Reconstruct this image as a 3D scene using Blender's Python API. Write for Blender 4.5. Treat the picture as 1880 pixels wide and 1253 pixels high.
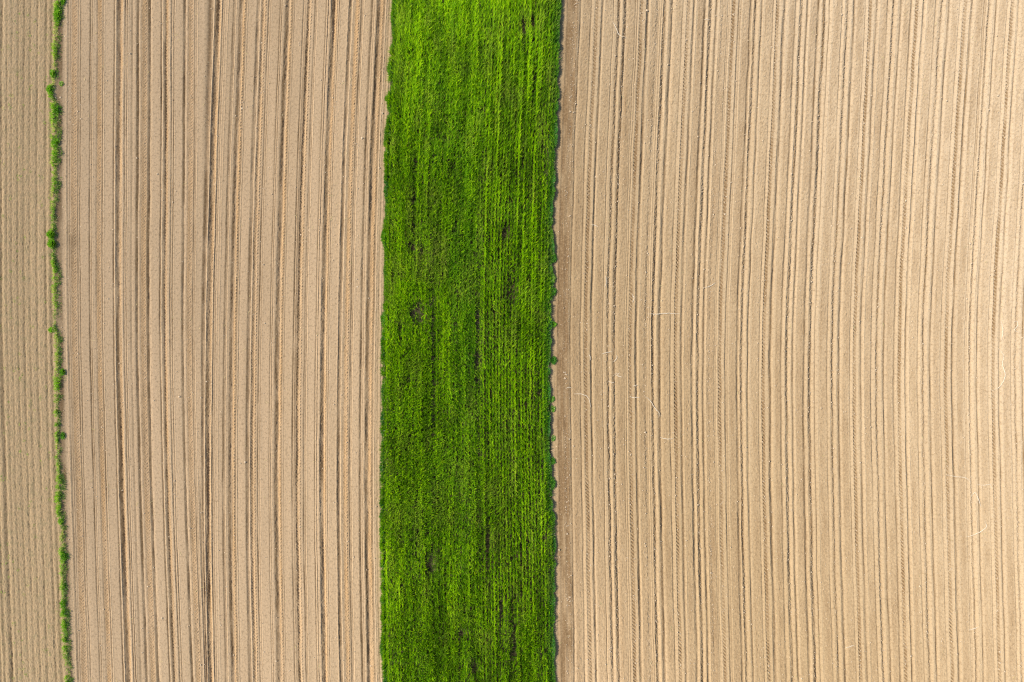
import bpy, math
import numpy as np
from math import radians, sin, cos, pi

for o in list(bpy.data.objects): bpy.data.objects.remove(o)
SC = bpy.context.scene
C = SC.collection
PX = 30.0                       # photograph pixels per metre on the ground

# ---------------------------------------------------------------- camera
cam = bpy.data.cameras.new('camera'); camo = bpy.data.objects.new('camera', cam); C.objects.link(camo)
cam.lens = 24; cam.sensor_width = 36; cam.clip_start = 0.5; cam.clip_end = 5000
camo.location = (0, 0, 1880 / PX * 24 / 36); camo.rotation_euler = (0, 0, 0)
SC.camera = camo
# ---------------------------------------------------------------- light
SUN_EL = radians(43); SUN_DIR = (-1.0, 0.22)          # sun stands to the left, a little above
saz = math.atan2(SUN_DIR[0], SUN_DIR[1])
W = bpy.data.worlds.new('World'); SC.world = W; W.use_nodes = True
nt = W.node_tree; nt.nodes.clear()
sky = nt.nodes.new('ShaderNodeTexSky'); sky.sky_type = 'NISHITA'; sky.sun_disc = False
sky.sun_elevation = SUN_EL; sky.sun_rotation = saz % (2 * pi)
bg = nt.nodes.new('ShaderNodeBackground'); bg.inputs[1].default_value = 0.12
wo = nt.nodes.new('ShaderNodeOutputWorld')
nt.links.new(sky.outputs[0], bg.inputs[0]); nt.links.new(bg.outputs[0], wo.inputs[0])
sl = bpy.data.lights.new('sun', 'SUN'); so = bpy.data.objects.new('sun', sl); C.objects.link(so)
sl.energy = 4.0; sl.angle = radians(1.5); sl.color = (1.0, 0.93, 0.82)
n = math.hypot(*SUN_DIR)
from mathutils import Vector
sd = Vector((SUN_DIR[0] / n * cos(SUN_EL), SUN_DIR[1] / n * cos(SUN_EL), sin(SUN_EL)))
so.rotation_euler = sd.to_track_quat('Z', 'Y').to_euler(); so.location = sd * 60
SC.view_settings.view_transform = 'Standard'; SC.view_settings.look = 'None'
SC.view_settings.gamma = 1; SC.view_settings.exposure = 0.55
SC.cycles.max_bounces = 6; SC.cycles.transparent_max_bounces = 4
SC.cycles.use_denoising = False
SC.cycles.pixel_filter_type = 'BLACKMAN_HARRIS'; SC.cycles.filter_width = 1.25

rng = np.random.default_rng(7)
def tag(o, label=None, cat=None, group=None, kind=None):
    if label: o['label'] = label
    if cat: o['category'] = cat
    if group: o['group'] = group
    if kind: o['kind'] = kind
    return o
def X(px): return (np.asarray(px, float) - 940) / PX
def Y(py): return (626.5 - np.asarray(py, float)) / PX
# ---------------------------------------------------------------- noise helpers
def sm(t): return t * t * (3 - 2 * t)
def vnoise(x, y, seed):                                  # value noise in [-1, 1], unit cell
    tab = np.random.default_rng(seed).random((256, 256)).astype(np.float32) * 2 - 1
    xi = np.floor(x).astype(np.int64); yi = np.floor(y).astype(np.int64)
    fx = sm(x - xi); fy = sm(y - yi)
    a = tab[xi & 255, yi & 255]; b = tab[(xi + 1) & 255, yi & 255]
    c = tab[xi & 255, (yi + 1) & 255]; d = tab[(xi + 1) & 255, (yi + 1) & 255]
    return (a * (1 - fx) + b * fx) * (1 - fy) + (c * (1 - fx) + d * fx) * fy
def hermite(xs, ys, q):                                  # smooth interpolation, linear beyond the ends
    xs = np.array(xs, float); ys = np.array(ys, float); q = np.asarray(q, float)
    m = np.gradient(ys, xs)
    i = np.clip(np.searchsorted(xs, q) - 1, 0, len(xs) - 2)
    h = xs[i + 1] - xs[i]; t = (q - xs[i]) / h; tc = np.clip(t, 0, 1)
    r = ((2*tc**3-3*tc**2+1)*ys[i] + (tc**3-2*tc**2+tc)*h*m[i] + (-2*tc**3+3*tc**2)*ys[i+1] + (tc**3-tc**2)*h*m[i+1])
    return r + np.where(t < 0, t * h * m[i], 0) * .6 + np.where(t > 1, (t - 1) * h * m[i + 1], 0) * .6
# how every furrow line bends: sideways offset (px) of the line that passes u at mid height
WU = [50, 135, 347, 360, 374, 385, 675, 701, 1013, 1075, 1402, 1485, 1567, 1650, 1734, 1820]
WY = [0, 320, 626, 940, 1253]
WO = np.array([
 [0, 0, 4, 5, 16, 18, 21, 21, 18, 21, 27, 27.5, 30, 33, 36, 36],
 [-2, -2, 2.5, 3, 6.5, 7, 7, 6, 6, 7, 12.5, 12.5, 13.5, 13.5, 15, 15.5],
 [0] * 16,
 [8, 8, 6.5, 6, -1, -2, -2, -2, 3, 4, 2, 2, 3, 4, 4, 4],
 [19, 18, 18, 16, 5, 3, 3, 3, 7, 9, 10, 10, 12.5, 13, 12, 12]], float)
def warp(u, py):                                         # u column vector, py row vector -> px grid
    rows = np.array([hermite(WY, WO[:, k], py) for k in range(len(WU))])      # (K, ny)
    out = np.empty((len(u), len(py)))
    i = np.clip(np.searchsorted(WU, u) - 1, 0, len(WU) - 2)
    wu = np.array(WU, float); t = np.clip((u - wu[i]) / (wu[i + 1] - wu[i]), 0, 1)[:, None]
    return u[:, None] + rows[i] * (1 - t) + rows[i + 1] * t
# ---------------------------------------------------------------- furrow lists (px at mid height, width, weight)
DARK = '''1.5:3:1 13:1.6:.6 22:1.6:.6 33:1.8:.6 44:2:.7 55:2:.5 68:2.2:.7 84:2.2:.8 94:3:.6
126:1.3:.8 129.5:1.3:.8 144.5:2:.7 148.5:1.7:1 165.5:2:1 169:1.3:1 177.5:1.6:.6 188.5:1.6:1 208.5:2:1 215.8:4:1 228.5:1:1 232:1.2:1
240.5:2.5:.4 251:3.4:1 257.5:1.4:.6 271.5:3.6:1 293.5:2:1 300.5:2.8:1 312.5:1.3:1 316.5:1.3:1 334.7:3.4:1 341.5:1.4:.6 353.5:2:1 356.5:1.3:.8
371.3:3.2:1 374.7:1.6:1 381:4.6:1 391.5:2:.9 395:1.5:.9 411.5:2.6:1 414.5:1:.8 423.5:4:.9 434.5:1:1 438:1.4:.6 454.5:2.7:1 457.6:2:1
463.5:3:.6 475:2.1:1 479:1:.9 496:1.2:1 499.3:1:1 508:4.6:1 519:1:1 522:1.3:.6 538.5:2:1 542:1.4:1 546:3.6:.8 559.5:2.1:1 562.5:1.2:1
579.5:1.5:1 583.5:1:1 591.5:4.6:1 600:1.2:1 603.5:1:1 622.5:3:1 625.5:1.2:1 631:2:.4 643.5:2.6:1 646.7:1:1 662.5:3.2:1 667:1:.9 673.6:4.6:1
684.3:1:1 686.2:1:1 694:1:.6
1018:1.5:.5 1025:2:.35 1029:2:.3 1036:2.5:.4 1046.5:2.5:1 1065:2:1 1085.5:2.6:1 1106:1.6:1 1115.3:3.6:1 1127:4:1 1145.5:1.1:1 1149:.8:.9 1167.5:3:1 1184:3.6:.6 1188.5:1.1:1
1192:.9:.8 1198:3.8:1 1210.5:4:1 1230:2:1 1250.5:2.6:1 1270:3.7:1 1280.5:4.2:1 1291:3:1 1301.5:2.6:.5 1311.5:1.5:1 1314:.8:.9 1332:2:1 1335.3:.8:.9
1352.5:2.8:1 1355.3:1:.9 1361:3.6:1 1373:2.2:1 1393.5:1.6:1 1414:3.6:1 1434:2.6:1 1445:4:1 1455.5:3:1 1475.5:3.5:1 1487:4.4:1 1496:2:1 1518.5:1.6:1
1528:3:1 1540.5:3.6:1 1560:1.6:1 1580.5:2.8:1 1599.5:2.2:1 1610:3:1 1622.5:3:1 1641:3:.9 1662.5:2.8:1 1684.5:2:1 1694.5:3.2:1 1708:3.4:1 1727:1.6:1
1749:3.6:1 1771.5:1.6:1 1774.5:.8:.9 1780.5:2.6:1 1794:3:1 1814:1.6:1 1835:2.8:1 1856.5:1.7:1 1864.5:2.2:1 1877.5:3:1'''
LIGHT = '''123:2 146.6:1.2 150:1.3 167.4:1.2 171:1.2 191:1.5 211.5:2 226:2 230.4:1.2 234:1.4 254.5:1.5 275.4:1.4 296.5:1.6 310:1.8 314.6:1.2 318.6:1.2 338:1.4 355:1 358.5:1.4
377.4:1.4 389.5:1.6 393.2:1 397:1.4 402:1.4 413:.9 416.7:1.4 431:2 436.6:1.2 460:1.4 469:2.4 477:1.2 480.7:1.2 498:1 501:1.3 515:2.5 520.6:1 540.3:1.2 552:2.4 561:1 564.6:1.3
582:1.3 585.6:1.2 588:1.3 598:1.6 602:1 605:1.2 619.6:1.6 627.6:1.3 638:2.2 645.2:1 648.6:1.3 665:1.3 669:1.2 671.2:1 688.6:1.5 698.4:1.6
1022.5:1 1032:1 1041.5:1.2 1049.5:1.4 1070.4:1.3 1081.5:2.6 1089:1.8 1108:1 1121:2.6 1130.5:1.6 1147.3:1 1152:1.2 1163.5:2.2 1172:2 1190:.9 1194.4:1.2 1204:3 1215:1.8 1236.4:1.3 1246.5:2
1255:1.8 1275.5:2 1286:2.4 1296:1.8 1313:.8 1317:1.2 1329:1.8 1333.8:.9 1338:1.3 1357:1.3 1368.5:3 1376:1.4 1398:1.4 1409:2.4 1419:2 1440:2.2 1450.5:2.4 1460:1.6 1481:2.2
1492.4:2.2 1498.2:.9 1501.5:1.3 1523:1.8 1535:2.6 1544.4:1.4 1565:1.4 1575.5:2.2 1586:2 1606:1.5 1616.5:3 1626:1.5 1645.5:1.5 1659:2.2 1668:1.8 1689:1.8 1701.5:3 1712:1.4
1732:1.4 1744.5:2.4 1754:2.2 1777:1.2 1787:3.2 1797.5:1.3 1819:1.6 1830:2.2 1839:1.8 1860.5:1.6 1871:3'''
GRAIN = '1051-1063 1092-1104 1132-1144 1175-1186 1217-1228 1258-1267 1296-1310 1340-1350 1379-1392 1423-1432 1462-1473 1504-1517 1546-1558 1588-1598 1628-1638 1670-1682 1714-1725 1757-1769 1799-1812 1842-1855'
ROUGHD = '1115.3 1127 1198 1280.5 1361 1445 1487 1528 1610 1694.5 1780.5 1864.5 423.5 508 591.5 546 381'      # chewed tracks
TREAD_R = '1075.5 1157 1240.5 1322.3 1402.3 1569 1651.3 1737.3 1824'
TREAD_L = '137:5 182.5:3.7 221:2.6 263.5:4.6 304:2.6 347:4.2 386:2.6 430.5:3 467:4.6 515:3.2 550:4.4 597:2.6 636.5:3.8 680.5:3.6'
PERIOD = 84.0
darks = [tuple(map(float, s.split(':'))) for s in DARK.split()]
lights = [tuple(map(float, s.split(':'))) for s in LIGHT.split()]
grains = [tuple(map(float, s.split('-'))) for s in GRAIN.split()]
roughd = list(map(float, ROUGHD.split()))
treadr = list(map(float, TREAD_R.split()))
treadl = [tuple(map(float, s.split(':'))) for s in TREAD_L.split()]
# the fields go on outside the picture: repeat the last passes to the right, plain rows to the left
for k in range(1, 9):
    d = PERIOD * k
    darks += [(c + d, w, q) for c, w, q in darks[:] if 1795 < c <= 1879]
    lights += [(c + d, w) for c, w in lights[:] if 1795 < c <= 1879]
    grains += [(a + d, b + d) for a, b in grains[:] if 1795 < a <= 1879]
    treadr += [1824 + d]; roughd += [1864.5 + d]
def dedupe(l): return sorted(set(l))
darks = dedupe(darks); lights = dedupe(lights); grains = dedupe(grains)
r2 = np.random.default_rng(3)
for k in range(1, 60): darks.append((1.5 - 11 * k + r2.uniform(-1.5, 1.5), r2.uniform(2.2, 3.4), .75))
darks = [(c, w * 1.3, q * .85) if c < 92 else (c, w, q) for c, w, q in darks]
U = np.arange(-700, 2700, 0.125)
DRY = np.zeros_like(U); H = np.zeros_like(U); GR = np.full_like(U, .3); DAMP_SHADE = np.zeros_like(U); ORG = np.zeros_like(U); CHEW = np.zeros_like(U)
S = 1 / PX
for c, w, q in darks:
    w2 = max(w, 1.5)
    dep = w2 * S * (.74 if c > 1000 else .58) * q * (1 if w > 1.4 else .8)
    a, b, e = c - .75 * w2, c + .6 * w2, c + 1.9 * w2
    H -= dep * np.interp(U, [a, b, e], [0, 1, 0])
    DAMP_SHADE = np.maximum(DAMP_SHADE, (1.2 if 104 < c < 700 else 1) * q * min(1, .5 + w / 7) * np.clip(1.25 - np.abs(U - c) / (w2 * .85), 0, 1))
for c, w in lights:
    DRY = np.maximum(DRY, np.clip(1.2 - np.abs(U - c) / w, 0, 1))
    H += .55 * S * np.sqrt(w) * np.interp(U, [c - w * 1.1, c + .25 * w, c + w * 1.1], [0, 1, 0])
for a, b in grains: GR = np.maximum(GR, np.clip(np.minimum(U - a, b - U) / 1.5 + .5, 0, 1))
for c in roughd:
    k = np.clip(1.6 - np.abs(U - c) / 2, 0, 1); CHEW = np.maximum(CHEW, k); DAMP_SHADE = np.maximum(DAMP_SHADE, .75 * k)
TR = np.zeros_like(U); TRD = np.zeros_like(U)
for c in treadr:
    k = np.clip(2.2 - np.abs(U - c) / 1.6, 0, 1); TR = np.maximum(TR, k); TRD = np.where(k > 0, U - c, TRD); H -= .022 * k; DAMP_SHADE = np.maximum(DAMP_SHADE, .95 * k)
TL = np.zeros_like(U); TLD = np.zeros_like(U)
for c, w in treadl:
    k = np.clip((w + .6 - np.abs(U - c)) / 1.2, 0, 1); TL = np.maximum(TL, k); TLD = np.where(k > 0, U - c, TLD); H -= .016 * k
    ORG = np.maximum(ORG, k * (.55 if w > 4 else 1)); DAMP_SHADE = np.maximum(DAMP_SHADE, np.where(U < c, .45, .1) * k)
DAMP_SHADE = np.maximum(DAMP_SHADE, .46 * np.where(U > 1014, (GR - .3) / .7, 0)); GR = np.where(U < 100, .9, GR)
DAMP_SHADE = np.maximum(DAMP_SHADE, np.interp(U, [101, 105, 114, 118], [0, .95, .95, 0])); GR = np.where((U > 600) & (U < 702), .5, GR)  # dark strip right of the verge: its shadow put into the soil colour
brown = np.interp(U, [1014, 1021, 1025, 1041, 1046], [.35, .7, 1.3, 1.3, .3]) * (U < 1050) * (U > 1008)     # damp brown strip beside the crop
DAMP_SHADE = np.where((DRY > .05) & ((U < 1014) | (U > 1044)), DAMP_SHADE - .45 * DRY, DAMP_SHADE)
DAMP_SHADE = np.maximum(DAMP_SHADE, brown)
H = H - np.interp(U, [690, 703, 1009, 1022], [0, .05, .05, 0])

def field_fn(u, py):
    """height, damp, orange on the grid u (px) by py (px)"""
    uu = u[:, None]; yy = py[None, :]
    ue = uu + np.where(uu > 1000, .7, .4) * vnoise(uu / 14, yy / 55 + 9, 11) + .3 * vnoise(uu / 4, yy / 9, 12)
    ue = np.where(uu < 100, ue + .3 * vnoise(uu / 9, yy / 70, 13), ue)
    q = lambda A: np.interp(ue, U, A).astype(np.float32)
    h = q(H) * (1 + .5 * vnoise(uu / 5, yy / 60, 14) + .2 * vnoise(uu / 3, yy / 7, 15))
    n1 = vnoise(uu / 1.3, yy / 1.7, 16) + .8 * vnoise(uu / 2.6 + 40, yy / 3.1, 17)
    gr = q(GR) * (.75 + .10 * vnoise(uu / 8, yy / 300, 18))
    h += .027 * n1 * gr
    ch = q(CHEW)
    ch = ch * np.where(uu > 1000, 1, .55)
    h += .020 * ch * n1 + .010 * ch * np.sin(yy * 2 * pi / 3.9 + 2 * vnoise(uu / 6, yy / 20, 19))
    tr = q(TR); td = q(TRD)
    bar = np.clip(np.sin(yy * 2 * pi / 6.4 - td * .8 + 1.2 * vnoise(uu / 40, yy / 30, 20)) * 1.6, -1, 1)
    h += .042 * tr * bar * (.75 + .5 * vnoise(uu / 20, yy / 50, 21))
    tl = q(TL); tld = q(TLD)
    h += .020 * tl * np.clip(np.sin(yy * 2 * pi / 5.6 + np.abs(tld) * 1.15 + 1.5 * vnoise(uu / 40, yy / 30, 22)) * 1.5, -1, 1) + .006 * tl * n1
    h += .010 * vnoise(uu / 60, yy / 120, 23) + .006 * vnoise(uu / 9, yy / 40, 24)
    damp_shade = q(DAMP_SHADE) * (.8 + .4 * vnoise(uu / 6, yy / 30, 25)) * (1 - .38 * tr * bar)
    # the wide wheel rut of the left field, widening upwards
    rut = np.clip(1 - np.abs(uu - 371.5) / 5.5, 0, 1) * np.interp(yy, [0, 250, 420], [1, .8, 0])
    h -= .05 * rut; damp_shade = np.maximum(damp_shade, rut * .95)
    rut2 = np.clip(1 - np.abs(uu - 365) / 7, 0, 1) * np.interp(yy, [860, 960, 1253], [0, .9, 1])
    h -= .05 * rut2; damp_shade = np.maximum(damp_shade, rut2 * .9)
    bush_shadow = np.exp(-((uu - 136) / 16) ** 2 - ((yy - 444) / 16) ** 2); damp_shade = damp_shade + .45 * bush_shadow  # faint cast shadow of the verge bush, darkened into the soil
    # trace of the boundary beside the verge
    damp_shade = damp_shade * (1 + .35 * vnoise(uu / 9, yy / 160, 26)) + .10 * vnoise(uu / 5, yy / 260, 27) + .12 * vnoise(uu / 22, yy / 700, 29) + .10 * np.clip(n1, -1, 1) * gr
    return h, np.clip(damp_shade, -.5, 1.3), np.clip(q(ORG) * (.7 + .5 * vnoise(uu / 7, yy / 50, 28)), 0, 1)

def grid_mesh(name, u, py, mat):
    nx, ny = len(u), len(py)
    gx = X(warp(u, py)); gy = np.broadcast_to(Y(py)[None, :], gx.shape)
    h, dp, og = field_fn(u, py)
    co = np.stack([gx, gy, h], -1).reshape(-1, 3).astype(np.float32)
    me = bpy.data.meshes.new(name)
    me.vertices.add(nx * ny); me.vertices.foreach_set('co', co.ravel())
    i = np.arange(nx - 1)[:, None] * ny + np.arange(ny - 1)[None, :]
    f = np.stack([i, i + 1, i + ny + 1, i + ny], -1).reshape(-1, 4)[:, ::-1].astype(np.int32)
    nf = len(f)
    me.loops.add(nf * 4); me.loops.foreach_set('vertex_index', f.ravel())
    me.polygons.add(nf); me.polygons.foreach_set('loop_start', np.arange(nf, dtype=np.int32) * 4)
    me.update(calc_edges=True)
    for nm, arr in (('damp_shade', dp), ('clay', og), ('east', u[:, None] / 1880 + .20 * np.clip((626 - py[None, :]) / 626, -1.2, 1.2) * (u[:, None] > 1000))):  # east also climbs upward, painting the sun sheen of the upper right
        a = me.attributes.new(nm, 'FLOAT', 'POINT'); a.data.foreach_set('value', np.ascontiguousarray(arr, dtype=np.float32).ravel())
    me.materials.append(mat)
    o = bpy.data.objects.new(name, me); C.objects.link(o)
    if co[f[0]].size and me.polygons[0].normal.z < 0: me.flip_normals()
    return o

# ---------------------------------------------------------------- materials
class NT:
    def __init__(s, name):
        s.m = bpy.data.materials.new(name); s.m.use_nodes = True; s.t = s.m.node_tree; s.t.nodes.clear()
        s.out = s.n('ShaderNodeOutputMaterial')
    def n(s, ty, **kw):
        k = s.t.nodes.new(ty)
        for a, b in kw.items(): setattr(k, a, b)
        return k
    def l(s, a, b): s.t.links.new(a, b)
    def attr(s, nm): k = s.n('ShaderNodeAttribute'); k.attribute_name = nm; return k.outputs['Fac']
    def noise(s, scale, detail=4, rough=.6, vec=None):
        k = s.n('ShaderNodeTexNoise'); k.inputs['Scale'].default_value = scale; k.inputs['Detail'].default_value = detail; k.inputs['Roughness'].default_value = rough
        if vec is None:
            if not hasattr(s, 'pos'): s.pos = s.n('ShaderNodeTexCoord').outputs['Object']
            vec = s.pos
        s.l(vec, k.inputs['Vector'])
        return k.outputs['Fac']
    def rng(s, v, a, b, c, d):
        k = s.n('ShaderNodeMapRange'); s.l(v, k.inputs[0])
        for i, q in enumerate((a, b, c, d)): k.inputs[i + 1].default_value = q
        return k.outputs[0]
    def math(s, op, a, b):
        k = s.n('ShaderNodeMath', operation=op)
        for i, q in enumerate((a, b)):
            if isinstance(q, (int, float)): k.inputs[i].default_value = q
            else: s.l(q, k.inputs[i])
        return k.outputs[0]
    def mix(s, fac, a, b, mode='MIX'):
        k = s.n('ShaderNodeMix', data_type='RGBA', blend_type=mode)
        if isinstance(fac, (int, float)): k.inputs[0].default_value = fac
        else: s.l(fac, k.inputs[0])
        for i, q in ((6, a), (7, b)):
            if isinstance(q, tuple): k.inputs[i].default_value = (*q, 1)
            else: s.l(q, k.inputs[i])
        return k.outputs[2]

def soil_mat(name, west, mid, east_glow, damp_shade, clay, stripes=False, greenish=0.0):
    m = NT(name)
    geo = m.n('ShaderNodeNewGeometry').outputs['Position']
    mp = m.n('ShaderNodeMapping'); m.l(geo, mp.inputs[0]); mp.inputs['Scale'].default_value = (1, .07, 1)
    east = m.attr('east')
    c = m.mix(m.rng(east, .60, 1.02, 0, 1), m.mix(m.rng(east, .3, .54, 0, 1), west, mid), east_glow)
    c = m.mix(m.rng(m.noise(.35, 1, .5, mp.outputs[0]), .35, .65, 0, .15), c, tuple(min(1, 1.22 * q) for q in mid))
    c = m.mix(m.rng(m.noise(1.6, 1.5, .5, mp.outputs[0]), .4, .7, 0, .15), c, (mid[0] * .80, mid[1] * .79, mid[2] * .80))
    c = m.mix(m.math('MULTIPLY', m.attr('clay'), .55), c, clay)
    c = m.mix(m.rng(m.attr('damp_shade'), -.5, 0, .38, 0), c, (.70, .54, .355))
    c = m.mix(m.rng(m.attr('damp_shade'), 0, 1.15, 0, 1), c, damp_shade)
    fine = m.noise(8, 4, .75)
    c = m.mix(m.rng(fine, .46, .70, 0, .42), c, tuple(min(1, 1.45 * q) for q in mid))
    c = m.mix(m.rng(m.noise(7, 4, .75), .50, .72, 0, .70), c, damp_shade)
    if greenish: c = m.mix(m.rng(m.noise(2.2, 5, .7), .5, .72, 0, greenish), c, (.17, .19, .07))
    if stripes:
        wv = m.n('ShaderNodeTexWave', bands_direction='X'); wv.inputs['Scale'].default_value = 1.1; wv.inputs['Distortion'].default_value = 2.5; wv.inputs['Detail Scale'].default_value = .2
        m.l(geo, wv.inputs['Vector']); c = m.mix(m.rng(wv.outputs['Fac'], .6, 1, 0, .4), c, damp_shade)
    b = m.n('ShaderNodeBsdfPrincipled'); m.l(c, b.inputs['Base Color']); b.inputs['Roughness'].default_value = 1
    b.inputs['Specular IOR Level'].default_value = .1
    if 'Diffuse Roughness' in b.inputs: b.inputs['Diffuse Roughness'].default_value = 1
    bp = m.n('ShaderNodeBump'); bp.inputs['Distance'].default_value = .02; bp.inputs['Strength'].default_value = 1
    m.l(m.noise(12, 4, .75), bp.inputs['Height']); m.l(bp.outputs[0], b.inputs['Normal'])
    m.l(b.outputs[0], m.out.inputs[0]); return m.m
WEST = (.60, .438, .262); MID = (.425, .308, .17); EAST_GLOW = (.53, .418, .28)  # paler eastward: drier soil plus the sun's hot spot put into the colour
DAMP_SHADE_C = (.232, .145, .070); CLAY = (.62, .38, .155)
M_soil = soil_mat('dry_loam', WEST, MID, EAST_GLOW, DAMP_SHADE_C, CLAY)
M_stub = soil_mat('weathered_loam', (.56, .405, .22), MID, EAST_GLOW, (.27, .18, .09), CLAY, greenish=.3)
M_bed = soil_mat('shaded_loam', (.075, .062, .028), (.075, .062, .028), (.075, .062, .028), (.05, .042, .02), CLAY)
M_far = soil_mat('far_loam', WEST, MID, EAST_GLOW, DAMP_SHADE_C, CLAY, stripes=True)

def leaf_mat(name, cols, rough=.45, trans=.42):
    """cols: (dull, mid, bright, straw, teal); per leaf 'tint' 0..1 picks among the first three, 'dry' and 'blue' mix the others in"""
    m = NT(name)
    t = m.attr('tint')
    c = m.mix(m.rng(t, 0, .5, 0, 1), cols[0], cols[1]); c = m.mix(m.rng(t, .5, 1, 0, 1), c, cols[2])
    c = m.mix(m.attr('blue'), c, cols[4]); c = m.mix(m.attr('dry'), c, cols[3])
    b = m.n('ShaderNodeBsdfPrincipled'); m.l(c, b.inputs['Base Color']); b.inputs['Roughness'].default_value = rough
    b.inputs['Specular IOR Level'].default_value = .12
    tr = m.n('ShaderNodeBsdfTranslucent'); m.l(m.mix(1, c, (1.25, 1.25, .5), 'MULTIPLY'), tr.inputs[0])
    mx = m.n('ShaderNodeMixShader'); mx.inputs[0].default_value = trans
    m.l(b.outputs[0], mx.inputs[1]); m.l(tr.outputs[0], mx.inputs[2]); m.l(mx.outputs[0], m.out.inputs[0]); return m.m
M_crop = leaf_mat('cereal_leaf', ((.07, .17, .003), (.235, .47, .003), (.54, .78, .006), (.46, .40, .10), (.03, .27, .035)))
M_weed = leaf_mat('weed_leaf', ((.09, .22, .015), (.20, .44, .02), (.40, .66, .05), (.66, .56, .36), (.07, .28, .06)))
def plain(name, col, sc=30):
    m = NT(name); b = m.n('ShaderNodeBsdfPrincipled'); b.inputs['Roughness'].default_value = .9
    m.l(m.mix(m.rng(m.noise(sc), .3, .7, 0, 1), tuple(.8 * q for q in col), col), b.inputs['Base Color']); m.l(b.outputs[0], m.out.inputs[0]); return m.m
M_clod = plain('dry_clod', (.62, .48, .32)); M_straw = plain('bleached_straw', (.80, .69, .52), 9)

# ---------------------------------------------------------------- ground and fields
py_f = np.concatenate([np.arange(-330, -60, 6.0), np.arange(-60, 1314, 1.5), np.arange(1314, 1590, 6.0)])
def urange(a, b, step): return np.linspace(a, b, int(round((b - a) / step)) + 1)
u1 = np.concatenate([np.arange(-420, -60, 1.6), urange(-60, 103, .6)])
u2 = urange(103, 703, .5)
u3 = urange(703, 1010, 2.0)
u4 = np.concatenate([urange(1010, 1935, .5), np.arange(1936.6, 2300, 1.6)])
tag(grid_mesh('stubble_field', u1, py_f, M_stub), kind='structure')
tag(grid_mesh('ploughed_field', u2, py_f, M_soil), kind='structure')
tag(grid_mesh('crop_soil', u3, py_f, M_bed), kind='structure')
tag(grid_mesh('ploughed_field', u4, py_f, M_soil), kind='structure')
me = bpy.data.meshes.new('ground'); R = 2500.0
me.from_pydata([(-R, -R, -.25), (R, -R, -.25), (R, R, -.25), (-R, R, -.25)], [], [(0, 1, 2, 3)]); me.materials.append(M_far)
a = me.attributes.new('east', 'FLOAT', 'POINT'); a.data.foreach_set('value', [0, 1, 1, 0])
tag(C.objects.link(bpy.data.objects.new('ground', me)) or bpy.data.objects['ground'], kind='structure')

def ground_z(px, py): return np.zeros_like(px)

# ---------------------------------------------------------------- blades
def blades(name, P, az, L, h, w, tint, dry, blue, mat, droop=.35, K=4):
    """every blade: a curved tapering strip of K cross sections from its foot P"""
    n = len(P)
    t = np.linspace(0, 1, K)[None, :]
    reach = L[:, None] * (t ** 1.5)
    z = h[:, None] * (t * (1 + droop) - droop * t ** 3.0)
    ca, sa = np.cos(az)[:, None], np.sin(az)[:, None]
    bend = rng.normal(0, .12, n)[:, None] * t ** 2 * L[:, None]
    cx = P[:, 0:1] + ca * reach - sa * bend; cy = P[:, 1:2] + sa * reach + ca * bend; cz = P[:, 2:3] + z
    prof = np.interp(t, [0, .3, .7, 1], [.55, 1, .75, .06]) * w[:, None] * .5
    tw = rng.uniform(-.7, .7, n)[:, None]
    dx, dy, dz = -sa * prof * np.cos(tw), ca * prof * np.cos(tw), prof * np.sin(tw)
    A = np.stack([cx - dx, cy - dy, cz - dz], -1); B = np.stack([cx + dx, cy + dy, cz + dz], -1)
    co = np.stack([A, B], 2).reshape(-1, 3).astype(np.float32)            # n, K, 2, 3
    base = (np.arange(n) * K * 2)[:, None]; k = (np.arange(K - 1) * 2)[None, :]
    i = base + k
    f = np.stack([i, i + 1, i + 3, i + 2], -1).reshape(-1, 4).astype(np.int32); nf = len(f)
    me = bpy.data.meshes.new(name)
    me.vertices.add(len(co)); me.vertices.foreach_set('co', co.ravel())
    me.loops.add(nf * 4); me.loops.foreach_set('vertex_index', f.ravel())
    me.polygons.add(nf); me.polygons.foreach_set('loop_start', np.arange(nf, dtype=np.int32) * 4)
    me.update(calc_edges=True)
    me.polygons.foreach_set('use_smooth', np.ones(nf, dtype=bool))
    for nm, arr in (('tint', tint), ('dry', dry), ('blue', blue)):
        at = me.attributes.new(nm, 'FLOAT', 'POINT'); at.data.foreach_set('value', np.repeat(np.clip(arr, 0, 1), K * 2).astype(np.float32))
    me.materials.append(mat)
    o = bpy.data.objects.new(name, me); C.objects.link(o); return o

LE = [(-60, 726), (0, 722.5), (25, 720), (50, 722), (75, 724), (95, 717.5), (115, 715), (150, 715), (165, 719), (180, 711), (210, 713), (240, 709), (275, 706.5), (310, 706.5), (360, 708), (400, 708), (430, 702), (460, 707), (500, 706), (545, 705), (620, 702), (660, 700.5), (720, 701), (800, 700), (933, 699), (1000, 698), (1080, 701), (1150, 700), (1200, 701), (1253, 705), (1320, 708)]
RE = [(-60, 1030), (0, 1030), (25, 1028), (40, 1024), (75, 1024), (110, 1026), (150, 1023), (175, 1026), (200, 1023), (250, 1020), (320, 1018), (400, 1012.5), (440, 1014), (470, 1017), (487, 1011), (510, 1016), (545, 1015), (555, 1010), (590, 1013), (610, 1010), (680, 1009), (720, 1009), (850, 1009), (880, 1013), (933, 1012), (950, 1018), (1010, 1020), (1080, 1017), (1150, 1017), (1200, 1016), (1253, 1019), (1320, 1021)]
def ip(T, y): return np.interp(y, [a for a, _ in T], [b for _, b in T])

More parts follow.
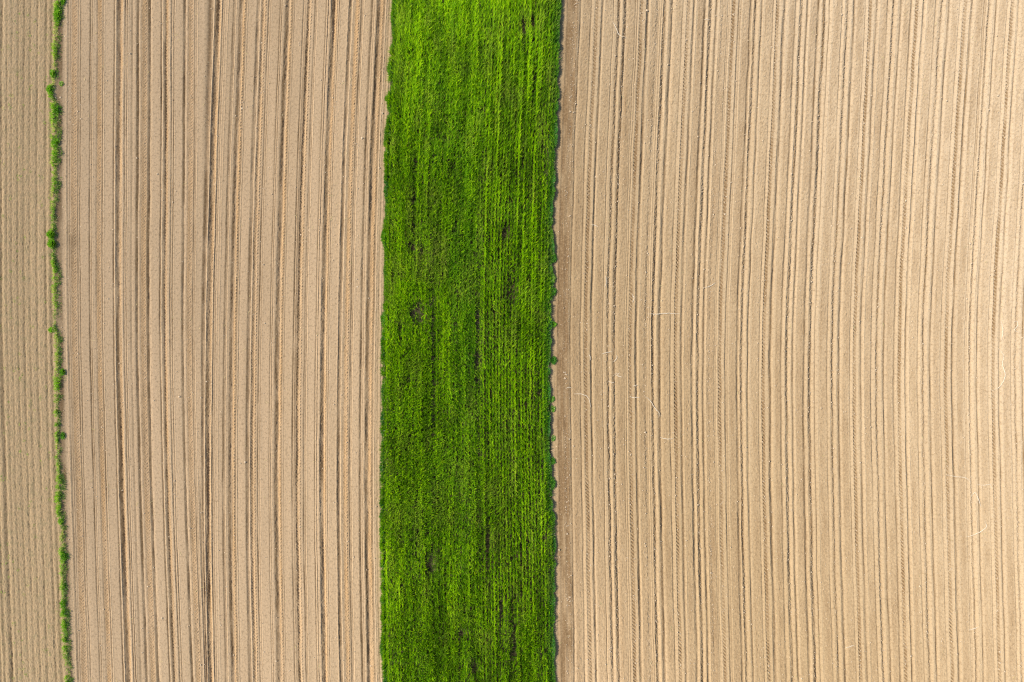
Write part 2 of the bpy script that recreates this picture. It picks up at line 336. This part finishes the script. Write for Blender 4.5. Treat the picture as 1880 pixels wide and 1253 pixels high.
def gauss(x, y, cx, cy, sx, sy): return np.exp(-((x - cx) / sx) ** 2 - ((y - cy) / sy) ** 2)
def crop():
    rowsp = 5.7; px, py = [], []
    u0 = np.arange(694, 1036, rowsp); ys = np.arange(-330, 1590, 1.9)
    rowr = np.clip(rng.normal(0, .8, len(u0)), -2, 1.2); UU, YY = np.meshgrid(u0, ys, indexing='ij')
    YY = YY + rng.uniform(-1, 1, YY.shape)
    u = UU + rng.normal(0, .35, UU.shape) + .8 * vnoise(UU * 3.7, YY / 30, 35); y = YY
    ro = np.array([hermite(WY, WO[:, k], y.ravel()).reshape(y.shape) for k in (7, 8)])
    t = np.clip((u - 701) / 312, 0, 1); x = u + ro[0] * (1 - t) + ro[1] * t
    ry = y; n1 = vnoise(x / 26, ry / 55, 31); n2 = vnoise(x / 9, ry / 16, 32); n3 = vnoise(x / 60, ry / 150, 33); n4 = vnoise(x / 4, ry / 7, 34)
    bare = np.zeros_like(x)
    for c in ((762, 310, 4, 26), (757, 457, 5, 14), (775, 463, 6, 12), (946, 322, 6, 8), (805, 250, 6, 6), (937, 530, 7, 34), (770, 580, 9, 20), (757, 575, 6, 10), (750, 700, 5, 14), (942, 1185, 2.6, 80), (920, 1130, 2.2, 60), (895, 1010, 2.2, 70), (788, 1030, 7, 22), (878, 640, 3.4, 190), (795, 640, 3, 130), (760, 390, 3, 60), (872, 1220, 6, 14), (848, 1160, 8, 10), (735, 600, 4, 30), (1000, 300, 3, 30), (960, 60, 3, 50), (979, 100, 2.4, 70), (830, 310, 5, 12), (925, 430, 6, 14), (880, 15, 2, 20)):
        bare = np.maximum(bare, gauss(x, y, *c))
    dens = np.clip(1.0 - 1.2 * bare * (.8 + .6 * n2) - .16 * np.clip(n2 + n1, 0, 1) - .3 * np.clip(vnoise(x / 3.3, ry / 26, 45), 0, 1), 0.02, 1)
    le, re = ip(LE, y), ip(RE, y)
    jl = 1.6 * vnoise(y / 5, y * 0 + .5, 36); inside = (x > le + 4 + jl) & (x < re - 3 + jl)
    keep = inside & (rng.random(x.shape) < dens) & (((y > -80) & (y < 1335)) | (rng.random(x.shape) < .6))
    x, y, n1, n2, n3, n4, bare, le, re = [q[keep] for q in (x, y, n1, n2, n3, n4, bare, le, re)]
    N = 7
    x, y, n1, n2, n3, n4, bare, le, re = [np.repeat(q, N) for q in (x, y, n1, n2, n3, n4, bare, le, re)]
    n = len(x); rid = np.repeat(np.broadcast_to(rowr[:, None], keep.shape)[keep], N)
    x = x + rng.normal(0, 1, n) * np.where(x > 885, .22, .45); y = y + rng.normal(0, .8, n)
    tl = np.clip(1 - (x - le) / 60, 0, 1)                    # near the left edge
    top = np.clip(1 - y / 330, 0, 1)
    teal = .36 * np.exp(-((re - x) / 11) ** 2) + .14 * gauss(x, y, 858, 600, 24, 330) + .12 * np.clip(n1, 0, 1) + .30 * np.exp(-((x - le) / 5) ** 2)
    yellow = .75 * np.exp(-((x - le - 16) / 15) ** 2) * np.clip((y - 850) / 200, 0, 1) + .5 * top ** 1.5 + .25 * gauss(x, y, 716, 505, 8, 40) + .12
    rid = rid * np.where(x > 885, 1, .55) * (.8 + .6 * vnoise(x / 7, y / 90, 47))
    tint = .33 + .15 * rid + .16 * n1 + .12 * n3 + .22 * vnoise(x / 3.1, y / 60, 37) + .18 * vnoise(x / 11, y / 160, 38) + .25 * yellow * 1.6 + rng.normal(0, .28, n) - .35 * bare - .30 * np.exp(-((re - x) / 12) ** 2)  # darker by the right edge: the crop's shaded flank put into tint
    dry = np.clip(rng.random(n) - .965, 0, 1) * 10 + .40 * np.clip(vnoise(x / 16, y / 45, 46) - .05 + .5 * gauss(x, y, 760, 480, 45, 200), 0, 1) * rng.random(n) + .25 * np.clip(n2 * n1, 0, 1) * (rng.random(n) < .3) + .4 * (rng.random(n) < .02)
    az = rng.normal(radians(78), np.where(x > 885, radians(19), radians(32)), n) + np.where(rng.random(n) < .25, pi, 0) + n3 * .5
    az = np.where(x - le < 7, rng.normal(pi * .92, .6, n), az)
    hh = (.47 + .075 * rid + .05 * n1 + .06 * n2 + .05 * n4 + .07 * vnoise(x / 2.9, y / 40, 39) + rng.normal(0, .06, n)) * (1 - .35 * bare) * np.clip(.42 + np.minimum((x - le) * 2, re - x) / 24, .4, 1)
    LL = rng.uniform(.09, .29, n) * (1 + .35 * top)
    P = np.stack([X(x), Y(y), np.full(n, -.07)], -1)
    return blades('cereal_crop', P, az, LL, np.clip(hh, .1, .8), rng.uniform(.016, .040, n), tint, dry, teal, M_crop, droop=.55)
o = crop(); tag(o, 'dense green strip of young cereal running between the two ploughed fields', 'crop', kind='stuff')

# ragged grasses that hang out over both edges of the crop
def fringe():
    out = []
    for T, sgn, per in ((LE, -1, 26), (RE, 1, 55)):
        n = int(1920 * per); y = rng.uniform(-330, 1590, n)
        e = ip(T, y); pat = vnoise(y / 11, y * 0 + 3, 41) + .6 * vnoise(y / 32, y * 0 + 8, 42)
        k = rng.random(n) < np.clip(.62 + .6 * pat, .12, 1)
        y, e, pat = y[k], e[k], pat[k]; n = len(y)
        d = np.abs(rng.normal(0, 3.4 if sgn > 0 else 2.8, n)); d = np.where(rng.random(n) < (.06 if sgn > 0 else .02), rng.uniform(3, 13, n), d); x = e - sgn * (d + 1.6 - 1.6 * pat)
        az = (0 if sgn > 0 else pi) + rng.normal(0, .95, n)
        dry = (rng.random(n) < (.16 if sgn < 0 else .06) + .3 * (pat < -.5)) * rng.uniform(.4, 1, n)
        blue = np.clip((.36 if sgn > 0 else .5) + .5 * vnoise(y / 24, y * 0 + 1, 43 + sgn) + rng.normal(0, .2, n), 0, 1)
        tint = .45 + .2 * vnoise(y / 9, x / 9, 44) + rng.normal(0, .2, n) - (.3 if sgn > 0 else -.15)  # left fringe lighter, right darker: sunlit and shaded sides painted into tint
        out.append((x, y, az, rng.uniform(.05, .16, n), rng.uniform(.08, .24, n) * (1 + .25 * pat) * np.clip(1.3 - d / 9, .25, 1), dry, blue, tint))
    x, y, az, L, h, dry, blue, tint = [np.concatenate(q) for q in zip(*out)]
    P = np.stack([X(x), Y(y), np.full(len(x), -.05)], -1)
    return blades('edge_grass', P, az, L, h, rng.uniform(.018, .036, len(x)), tint, dry, blue, M_weed)
tag(fringe(), 'ragged blue-green grass hanging over both edges of the crop strip', 'grass', kind='stuff')

# ---------------------------------------------------------------- the narrow green verge at the far left
V = [(-330, 100, 116, .7, 0), (-60, 101, 119, .7, 0), (0, 102, 119, .8, 0), (20, 100, 115, 1, 0), (45, 100.5, 113, .9, .15), (58, 98, 109, .35, .9), (72, 98, 112, .5, .7), (90, 97, 108, .85, .2), (105, 99, 108, .8, .2), (118, 98, 104, .15, .7), (127, 95, 103, .5, .2), (140, 95, 105, .7, .1), (152, 96, 103, .15, .8), (160, 90, 100, .9, 0), (178, 91, 100, .9, 0), (186, 95, 103, .3, .6), (195, 94, 110, 1, 0), (212, 93, 111, .9, 0), (226, 95, 109, .6, .4), (236, 96, 111, .6, .5), (250, 93, 111, 1, .1), (262, 95, 109, .7, .3), (285, 96, 112, .9, .1), (300, 94, 111, .8, .35), (322, 95, 108, .5, .6), (335, 97, 110, .8, .1), (350, 95, 108, .8, .5), (372, 95, 106, .5, .7), (385, 95, 103, .55, .4), (400, 96, 101, .5, .6), (418, 96, 102, .4, .7), (424, 92, 103, .6, .1), (455, 92, 103, .6, .1), (462, 97, 101, .1, 1), (470, 95, 101, .8, .1), (490, 97, 106, .7, .4), (503, 98, 112, .7, .3), (520, 98, 112, .9, 0), (532, 95, 106, .5, .7), (545, 99, 110, .5, .4), (560, 97, 109, .35, .3), (580, 96, 104, .4, .3), (600, 99, 103, .2, 1), (620, 100, 112, .5, .7), (640, 101, 112, .55, .6), (660, 101, 112, .5, .7), (676, 102, 110, .3, .8), (690, 99, 118, .6, .3), (705, 101, 115, .8, .1), (740, 101, 110, .75, .2), (748, 103, 109, .15, 1), (757, 101, 110, .9, .2), (790, 103, 109, .8, .35), (815, 104, 110, .5, .6), (830, 102, 112, .9, 0), (850, 104, 111, .7, .5), (868, 106, 114, .5, .6), (885, 104, 119, 1, 0), (915, 103, 116, .95, .1), (925, 104, 115, .6, .5), (940, 105, 118, 1, 0), (957, 108, 117, .7, .2), (970, 111, 119, .25, 1), (985, 112, 119, .3, 1), (1003, 109, 121, .7, .3), (1020, 112, 124, .9, 0), (1038, 112, 122, .6, .4), (1050, 111, 120, .7, .3), (1060, 113, 121, .3, .9), (1075, 112, 123, .9, .1), (1094, 115, 120, .15, 1), (1107, 112, 121, .8, .1), (1130, 114, 127, 1, 0), (1160, 115, 127, 1, .1), (1185, 115, 129, .9, .15), (1205, 116, 127, .7, .3), (1212, 119, 127, .2, 1), (1222, 119, 130, .8, .1), (1236, 120, 131, .6, .6), (1253, 120, 132, .9, 0), (1320, 124, 137, .8, .2), (1590, 133, 146, .8, .2)]
def verge():
    vy = [v[0] for v in V]; n = 30000
    y = rng.uniform(-330, 1590, n); xl = np.interp(y, vy, [v[1] for v in V]); xr = np.interp(y, vy, [v[2] for v in V])
    de = np.interp(y, vy, [v[3] for v in V]); dr = np.interp(y, vy, [v[4] for v in V])
    t = rng.beta(1.3, 1.7, n); x = xl + .3 + (xr - xl) * t * .88
    clump = vnoise(x / 4, y / 6, 51) + .5 * vnoise(x / 9, y / 14, 52)
    k = rng.random(n) < np.clip(np.maximum(de, .55 * dr) * (.75 + 1.1 * clump), .01, 1)
    x, y, t, de, dr, clump = [q[k] for q in (x, y, t, de, dr, clump)]; n = len(x)
    # thin scatter of shaded growth to the right of the main line
    m = 22000; y2 = rng.uniform(-330, 1590, m); x2 = np.interp(y2, vy, [v[2] for v in V]) + rng.normal(-1, 2.6, m)
    k2 = rng.random(m) < np.clip(.35 + .8 * vnoise(y2 / 8, x2 / 5, 53), 0, 1); x2, y2 = x2[k2], y2[k2]; m = len(x2)
    dry = (rng.random(n) < .14 + .75 * dr) * rng.uniform(.35, 1, n); dry2 = (rng.random(m) < .35) * rng.uniform(.3, .8, m)
    tint = .70 + .25 * clump + .3 * dr + .15 - .75 * t + rng.normal(0, .16, n)  # tint falls rightwards: the verge's shaded side put into leaf colour
    blue = np.clip(.25 * t + .25 * vnoise(y / 20, x / 20, 54) + rng.normal(0, .1, n), 0, .8) * (1 - dr)
    hgt = rng.uniform(.07, .22, n) * (.7 + .5 * de) * (1 + .3 * clump)
    X_ = np.concatenate([x, x2]); Y_ = np.concatenate([y, y2]); N = n + m
    P = np.stack([X(X_), Y(Y_), np.full(N, -.02)], -1)
    return blades('verge_grass', P, rng.uniform(0, 2 * pi, N), np.concatenate([rng.uniform(.04, .12, n), rng.uniform(.04, .1, m)]), np.concatenate([hgt, rng.uniform(.05, .16, m)]),
                  rng.uniform(.014, .034, N), np.concatenate([tint, .12 + .0 * x2]), np.concatenate([dry, dry2]), np.concatenate([blue, .3 + 0 * x2]), M_weed)
tag(verge(), 'narrow uneven line of green and straw-coloured grass dividing the two fields at the left', 'grass', kind='stuff')

def seedlings():
    n = 2400; u = rng.uniform(-400, 92, n); y = rng.uniform(-330, 1590, n)
    k = rng.random(n) < np.clip(.35 + .8 * vnoise(u / 16, y / 40, 61), .04, 1); u, y = u[k], y[k]
    N = 9; x = np.repeat(u, N) + rng.normal(0, 1.2, len(u) * N); y = np.repeat(y, N) + rng.normal(0, 1.6, len(u) * N)
    x = x + np.interp(y, WY, WO[:, 0]); n = len(x)
    P = np.stack([X(x), Y(y), np.full(n, -.01)], -1)
    return blades('seedling_weeds', P, rng.uniform(0, 2 * pi, n), rng.uniform(.025, .08, n), rng.uniform(.02, .06, n), rng.uniform(.012, .026, n), rng.uniform(.4, .9, n), rng.random(n) * .6, rng.random(n) * .4, M_weed)
tag(seedlings(), 'faint scattered green seedlings coming up in the far left field', 'weeds', kind='stuff')

def clods():
    """small pale crumbs, mostly lying in the chewed and cleated tracks of the right field"""
    n = 34000; pts = []
    cs = np.array([c for c in roughd + treadr + [1041.5, 1036, 1301.5, 1184] if 1000 < c < 2300])
    k = rng.random(n) < .5
    u = np.where(k, rng.choice(cs, n) + rng.normal(0, 2, n), rng.uniform(1014, 2290, n))
    y = rng.uniform(-320, 1580, n)
    m = 5000; u = np.concatenate([u, rng.uniform(104, 700, m)]); y = np.concatenate([y, rng.uniform(-320, 1580, m)]); n += m
    o = np.argsort(u); u, y = u[o], y[o]
    x = np.empty(n)
    for a in range(0, n, 500):
        uu, yy = u[a:a + 500], y[a:a + 500]
        um = uu.mean(); rows = np.array([np.interp(uu, WU, [WO[j, q] for q in range(len(WU))]) for j in range(5)])
        x[a:a + 500] = uu + np.array([hermite(WY, rows[:, j], yy[j:j + 1])[0] for j in range(len(uu))])
    s = rng.gamma(2.4, .0065, n) + .008; zc = np.interp(u, U, H) + s * .3
    base = np.array([(1, 0, 0), (-.5, .87, 0), (-.5, -.87, 0), (0, 0, .9), (.4, .5, .5)], np.float32)
    fc = np.array([(0, 4, 3), (0, 1, 4), (1, 3, 4), (1, 2, 3), (2, 0, 3)], np.int32)
    rot = rng.uniform(0, 2 * pi, n); jit = 1 + rng.uniform(-.3, .3, (n, 5, 3))
    b = base[None] * jit * s[:, None, None]; c_, s_ = np.cos(rot)[:, None], np.sin(rot)[:, None]
    co = np.stack([X(x)[:, None] + b[..., 0] * c_ - b[..., 1] * s_, Y(y)[:, None] + b[..., 0] * s_ + b[..., 1] * c_, zc[:, None] + b[..., 2]], -1).reshape(-1, 3).astype(np.float32)
    f = (fc[None] + (np.arange(n) * 5)[:, None, None]).reshape(-1, 3).astype(np.int32)
    me = bpy.data.meshes.new('soil_crumbs'); me.vertices.add(len(co)); me.vertices.foreach_set('co', co.ravel())
    me.loops.add(len(f) * 3); me.loops.foreach_set('vertex_index', f.ravel()); me.polygons.add(len(f)); me.polygons.foreach_set('loop_start', np.arange(len(f), dtype=np.int32) * 3)
    me.update(calc_edges=True); me.materials.append(M_clod); o = bpy.data.objects.new('soil_crumbs', me); C.objects.link(o); return o
tag(clods(), 'pale dry soil crumbs and small stones strewn over the ploughed fields', 'soil crumbs', kind='stuff')

def litter():
    n = 5200; u = rng.uniform(108, 2280, n); y = rng.uniform(-320, 1580, n)
    k = ((u < 698) | (u > 1016)) & (rng.random(n) < np.clip(.4 + 1.1 * vnoise(u / 45, y / 60, 71), .03, 1)); u, y = u[k], y[k]; n = len(u)
    P = np.stack([X(u), Y(y), rng.uniform(.004, .03, n)], -1)
    return blades('straw_litter', P, rng.uniform(0, 2 * pi, n), rng.gamma(2, .05, n) + .03, rng.uniform(0, .02, n), rng.uniform(.01, .022, n), np.full(n, .8), rng.uniform(.75, 1, n), np.zeros(n), M_weed)
tag(litter(), 'short bits of pale straw and dead stems scattered over the bare soil', 'straw litter', kind='stuff')

# ---------------------------------------------------------------- single weed clumps
def clump(px, py, rx, ry, h, tint, blue, dry, label, group, leafw=.05, name='weed_clump'):
    x0, y0 = float(X(px)), float(Y(py))
    blue = blue * .6; n = int(110 + 2.8 * rx * ry)
    r = rng.random(n) ** .75; a = rng.uniform(0, 2 * pi, n)
    lx, ly = r * np.cos(a) * rx / PX * .85, r * np.sin(a) * ry / PX * .85
    P = np.stack([lx, ly, np.zeros(n)], -1)
    az = a + rng.normal(0, .8, n); lx = lx * rng.uniform(.65, 1.12, n); ly = ly * rng.uniform(.65, 1.12, n); P[:, 0] = lx; P[:, 1] = ly
    h = h * .6; hh = h * (1 - .55 * r ** 2) * rng.uniform(.7, 1.15, n)
    o = blades(name, P, az, rng.uniform(.04, .12, n), hh, rng.uniform(.5, 1.1, n) * leafw, tint + rng.normal(0, .2, n), (rng.random(n) < dry) * .8, blue + rng.normal(0, .1, n), M_weed, droop=.5)
    o.location = (x0, y0, -.02)
    return tag(o, label, 'weed', group)
G1 = 'single weed clumps on the verge'; G2 = 'weed clumps along the right edge of the crop strip'; G3 = 'weed clumps along the left edge of the crop strip'
for a in [
 (95, 431, 8, 9, .55, .75, .15, 0, 'bright green bushy clump, upper half of the largest weed growth on the left verge', G1),
 (97, 448, 8, 9, .55, .7, .2, 0, 'bright green bushy clump, lower half of the largest weed growth on the left verge', G1),
 (95, 606, 4.5, 5, .3, .75, .1, 0, 'small round bright green weed standing alone left of the pale bare verge', G1),
 (92, 165, 6, 8, .35, .75, .1, 0, 'bright green clump bulging furthest left from the upper verge', G1),
 (98, 136, 5, 9, .35, .7, .1, .05, 'upright green clump on the upper verge just above the leftmost bulge', G1),
 (113, 154, 3.5, 4, .2, .7, .2, .3, 'tiny pale green weed on bare soil right of the upper verge', G1),
 (107, 28, 7, 18, .4, .7, .15, 0, 'tall bright green clump near the top end of the verge', G1),
 (117, 4, 4, 7, .3, .6, .3, 0, 'green tuft at the top edge of the photo, right side of the verge', G1),
 (106, 203, 5, 9, .35, .35, .4, 0, 'dark green clump on the verge below the leftmost bulge', G1),
 (103, 262, 8, 7, .35, .6, .15, .05, 'wide rounded green clump on the verge beside pale flower heads', G1),
 (116, 683, 5, 6, .35, .4, .4, 0, 'dark green weed sticking out right of the verge at mid height', G1),
 (116, 800, 3.5, 7, .25, .3, .5, 0, 'small dark green weed in the shadow strip right of the thin yellow-green verge', G1),
 (112.5, 957, 4.5, 5, .3, .75, .1, 0, 'round bright green tuft above the pale straw gap of the lower verge', G1),
 (116.5, 1107, 5, 5, .32, .7, .1, 0, 'round bright green tuft at the lowest pale gap of the verge', G1),
 (119, 1022, 6, 8, .35, .45, .4, 0, 'blue-green clump on the lower verge between two straw patches', G1),
 (1016, 662, 5.5, 8, .3, .2, .85, 0, 'darkest blue-green weed clump standing out on pale soil right of the crop', G2),
 (1014, 733, 3.5, 5, .15, .35, .5, .1, 'small dull green weed, upper of the close pair on pale soil beside the crop', G2),
 (1015, 751, 4, 6, .18, .45, .4, .1, 'small green weed, lower and brighter of the close pair on pale soil beside the crop', G2),
 (1016, 805, 3, 5, .12, .3, .5, .2, 'faint small weed on pale soil between the close pair and the dark lower clump', G2),
 (1014, 847, 5, 7, .25, .25, .7, 0, 'dark green clump on pale soil just above where the crop edge bulges out', G2),
 (1014, 512, 6, 9, .35, .7, .2, .2, 'yellowish green clump in the notch of the right crop edge', G2),
 (1016, 536, 5, 8, .3, .25, .7, 0, 'dark green clump directly below the yellowish one on the right crop edge', G2),
 (1015, 474, 7, 10, .35, .2, .75, 0, 'dark blue-green bulge directly above the yellowish clump on the right crop edge', G2),
 (1017, 596, 4, 5, .22, .5, .4, 0, 'green weed reaching onto pale soil above the darkest clump', G2),
 (1014, 888, 6, 12, .35, .2, .7, 0, 'tall dark clump bulging from the lower right crop edge', G2),
 (712, 183, 6, 7, .35, .5, .5, 0, 'round green clump poking out left at the dark gap of the upper left crop edge', G3),
 (716, 128, 6, 14, .35, .45, .6, .05, 'blue-green clump on the upper left crop edge above the round one', G3),
 (710, 290, 5, 22, .35, .4, .8, .05, 'long strip-like blue-green clump on the upper left crop edge', G3),
 (713, 248, 5, 12, .32, .45, .6, .05, 'green clump just above the long blue-green one on the left crop edge', G3),
 (705, 436, 6, 14, .38, .65, .4, 0, 'bright green clump bulging left at the crop edge level with the big verge bush', G3),
 (726, 14, 6, 14, .35, .5, .6, 0, 'blue-green clump at the top end of the left crop edge', G3),
 (704, 585, 5, 12, .3, .5, .7, 0, 'blue-green clump on the left crop edge below the yellow patch', G3),
 (702, 975, 5, 16, .3, .45, .7, .05, 'blue-green clump on the lower left crop edge beside the yellowish crop', G3),
]: clump(*a)

# ---------------------------------------------------------------- pale dry strands lying across the furrows of the right field
GS = 'pale dry plant strands lying on the right field'
ST = [
 ([(1105, 650.5), (1114, 647.5), (1124, 646)], 'pale dry strand near the crop, nearly level, upper of the nearby tangle'),
 ([(1081, 651), (1084, 657), (1083, 662)], 'short hooked pale strand left of the tangle, nearest the cleated track'),
 ([(1039, 714), (1044, 711), (1050, 713)], 'small pale arched strand on the edge of the brown moist strip'),
 ([(1054, 723.5), (1070, 724.5), (1078, 728.5), (1083, 739), (1084, 748)], 'long pale strand bending down over the first cleated track beside the crop'),
 ([(1116.5, 700), (1121, 702), (1127, 702.5)], 'short pale strand below the centre of the tangle'),
 ([(1155.5, 727), (1161, 730), (1174, 729.5)], 'pale strand forming the left end of the long curved line'),
 ([(1185, 729), (1193, 735), (1199, 744.5), (1205, 752.5), (1210, 760), (1209, 767)], 'longest pale curved strand sweeping down to the right over three furrows'),
 ([(1161, 709.5), (1165, 708.5), (1171, 707)], 'short pale strand just above the left end of the long curved line'),
 ([(1127, 665), (1130, 661), (1133, 656), (1131, 652)], 'pale upright strand in the middle of the tangle'),
 ([(1128, 687), (1133, 690), (1136, 691), (1142, 693)], 'pale strand lying level under the upright one of the tangle'),
 ([(1132, 684), (1134, 688), (1138, 684)], 'tiny pale fork in the lower part of the tangle'),
 ([(1211, 803), (1223, 806), (1236, 806)], 'pale level strand below the end of the long curved line'),
 ([(1085, 413), (1092, 414), (1098, 417)], 'short pale strand above the left part of the field, beside the crop notch'),
 ([(1112, 506), (1113, 515), (1111, 528)], 'upright pale strand lying along a furrow left of centre field'),
 ([(1293, 529), (1303, 526), (1314, 519)], 'pale strand rising to the right over a dark furrow'),
 ([(1189, 576.5), (1205, 577), (1222, 575.5), (1250, 577)], 'straight thin pale strand crossing five furrows near mid height'),
 ([(1125, 40), (1131, 52), (1138, 66), (1149, 69)], 'pale strand bending at its foot near the top of the field'),
 ([(1292, 37), (1297, 36), (1303, 36.5)], 'short pale level strand close to the top edge of the photo'),
 ([(1740, 872.5), (1753, 875), (1778, 881.5), (1781, 886)], 'long straight pale strand at the far right sloping down to the right'),
 ([(1782, 912), (1786, 907), (1790, 904.5), (1793, 910), (1798, 922), (1800, 930)], 'pale hooked strand under the long straight one at the far right'),
 ([(1793, 890), (1808, 891), (1818, 890), (1821, 897)], 'pale strand with a kinked right end, right of the long straight one'),
 ([(1774, 985.5), (1788, 982), (1800, 976), (1811, 966), (1807, 957)], 'pale strand curling upward at its right end, lower right of the field'),
 ([(1778, 1157), (1785, 1155), (1796, 1151)], 'short pale strand near the lower right corner of the photo'),
 ([(1552, 1190), (1560, 1187), (1568, 1184.5)], 'short pale strand near the bottom, midway across the right field'),
 ([(1861, 592), (1866, 590), (1868, 598), (1862, 606), (1870, 611)], 'pale squiggle of dry stem at the right edge of the photo'),
 ([(1838, 590), (1841, 606), (1838, 626)], 'upright pale strand just left of the squiggle at the right edge'),
 ([(1832, 640), (1842, 652), (1840, 668), (1845, 690), (1833, 712), (1820, 718)], 'long wavering pale strand below the squiggle at the right edge'),
 ([(1160, 1000 - 460), (1164, 548), (1161, 556)], 'faint short pale strand lying along a furrow left of the straight thin one'),
]
def strand(pts, label):
    P = np.array(pts, float); seg = np.r_[0, np.cumsum(np.hypot(*np.diff(P, axis=0).T))]
    t = np.linspace(0, seg[-1], max(6, int(seg[-1] / 1.6)))
    x = hermite(seg, P[:, 0], t) if len(P) > 2 else np.interp(t, seg, P[:, 0]); y = hermite(seg, P[:, 1], t) if len(P) > 2 else np.interp(t, seg, P[:, 1])
    x = x + rng.normal(0, .25, len(t)); y = y + rng.normal(0, .25, len(t))
    m0 = P.mean(0); X0, Y0 = float(X(m0[0])), float(Y(m0[1]))
    vs, fs = [], []; K = 5
    for i in range(len(t)):
        j = min(i + 1, len(t) - 1); k = max(i - 1, 0)
        d = np.array([x[j] - x[k], -(y[j] - y[k])]); d /= (np.linalg.norm(d) + 1e-9); nx_, ny_ = -d[1], d[0]
        r = .017 * math.sin(pi * (.12 + .76 * i / (len(t) - 1))) * rng.uniform(.7, 1.2)
        for q in range(K):
            a = 2 * pi * q / K
            vs.append((float(X(x[i])) - X0 + nx_ * r * cos(a), float(Y(y[i])) - Y0 + ny_ * r * cos(a), .022 + r * sin(a)))
    for i in range(len(t) - 1):
        for q in range(K): fs.append((i * K + q, i * K + (q + 1) % K, (i + 1) * K + (q + 1) % K, (i + 1) * K + q))
    fs += [tuple(range(K))[::-1], tuple((len(t) - 1) * K + q for q in range(K))]
    me = bpy.data.meshes.new('dry_strand'); me.from_pydata(vs, [], fs); me.materials.append(M_straw)
    o = bpy.data.objects.new('dry_strand', me); C.objects.link(o); o.location = (X0, Y0, 0)
    tag(o, label, 'dry stem', GS)
for a in ST: strand(*a)
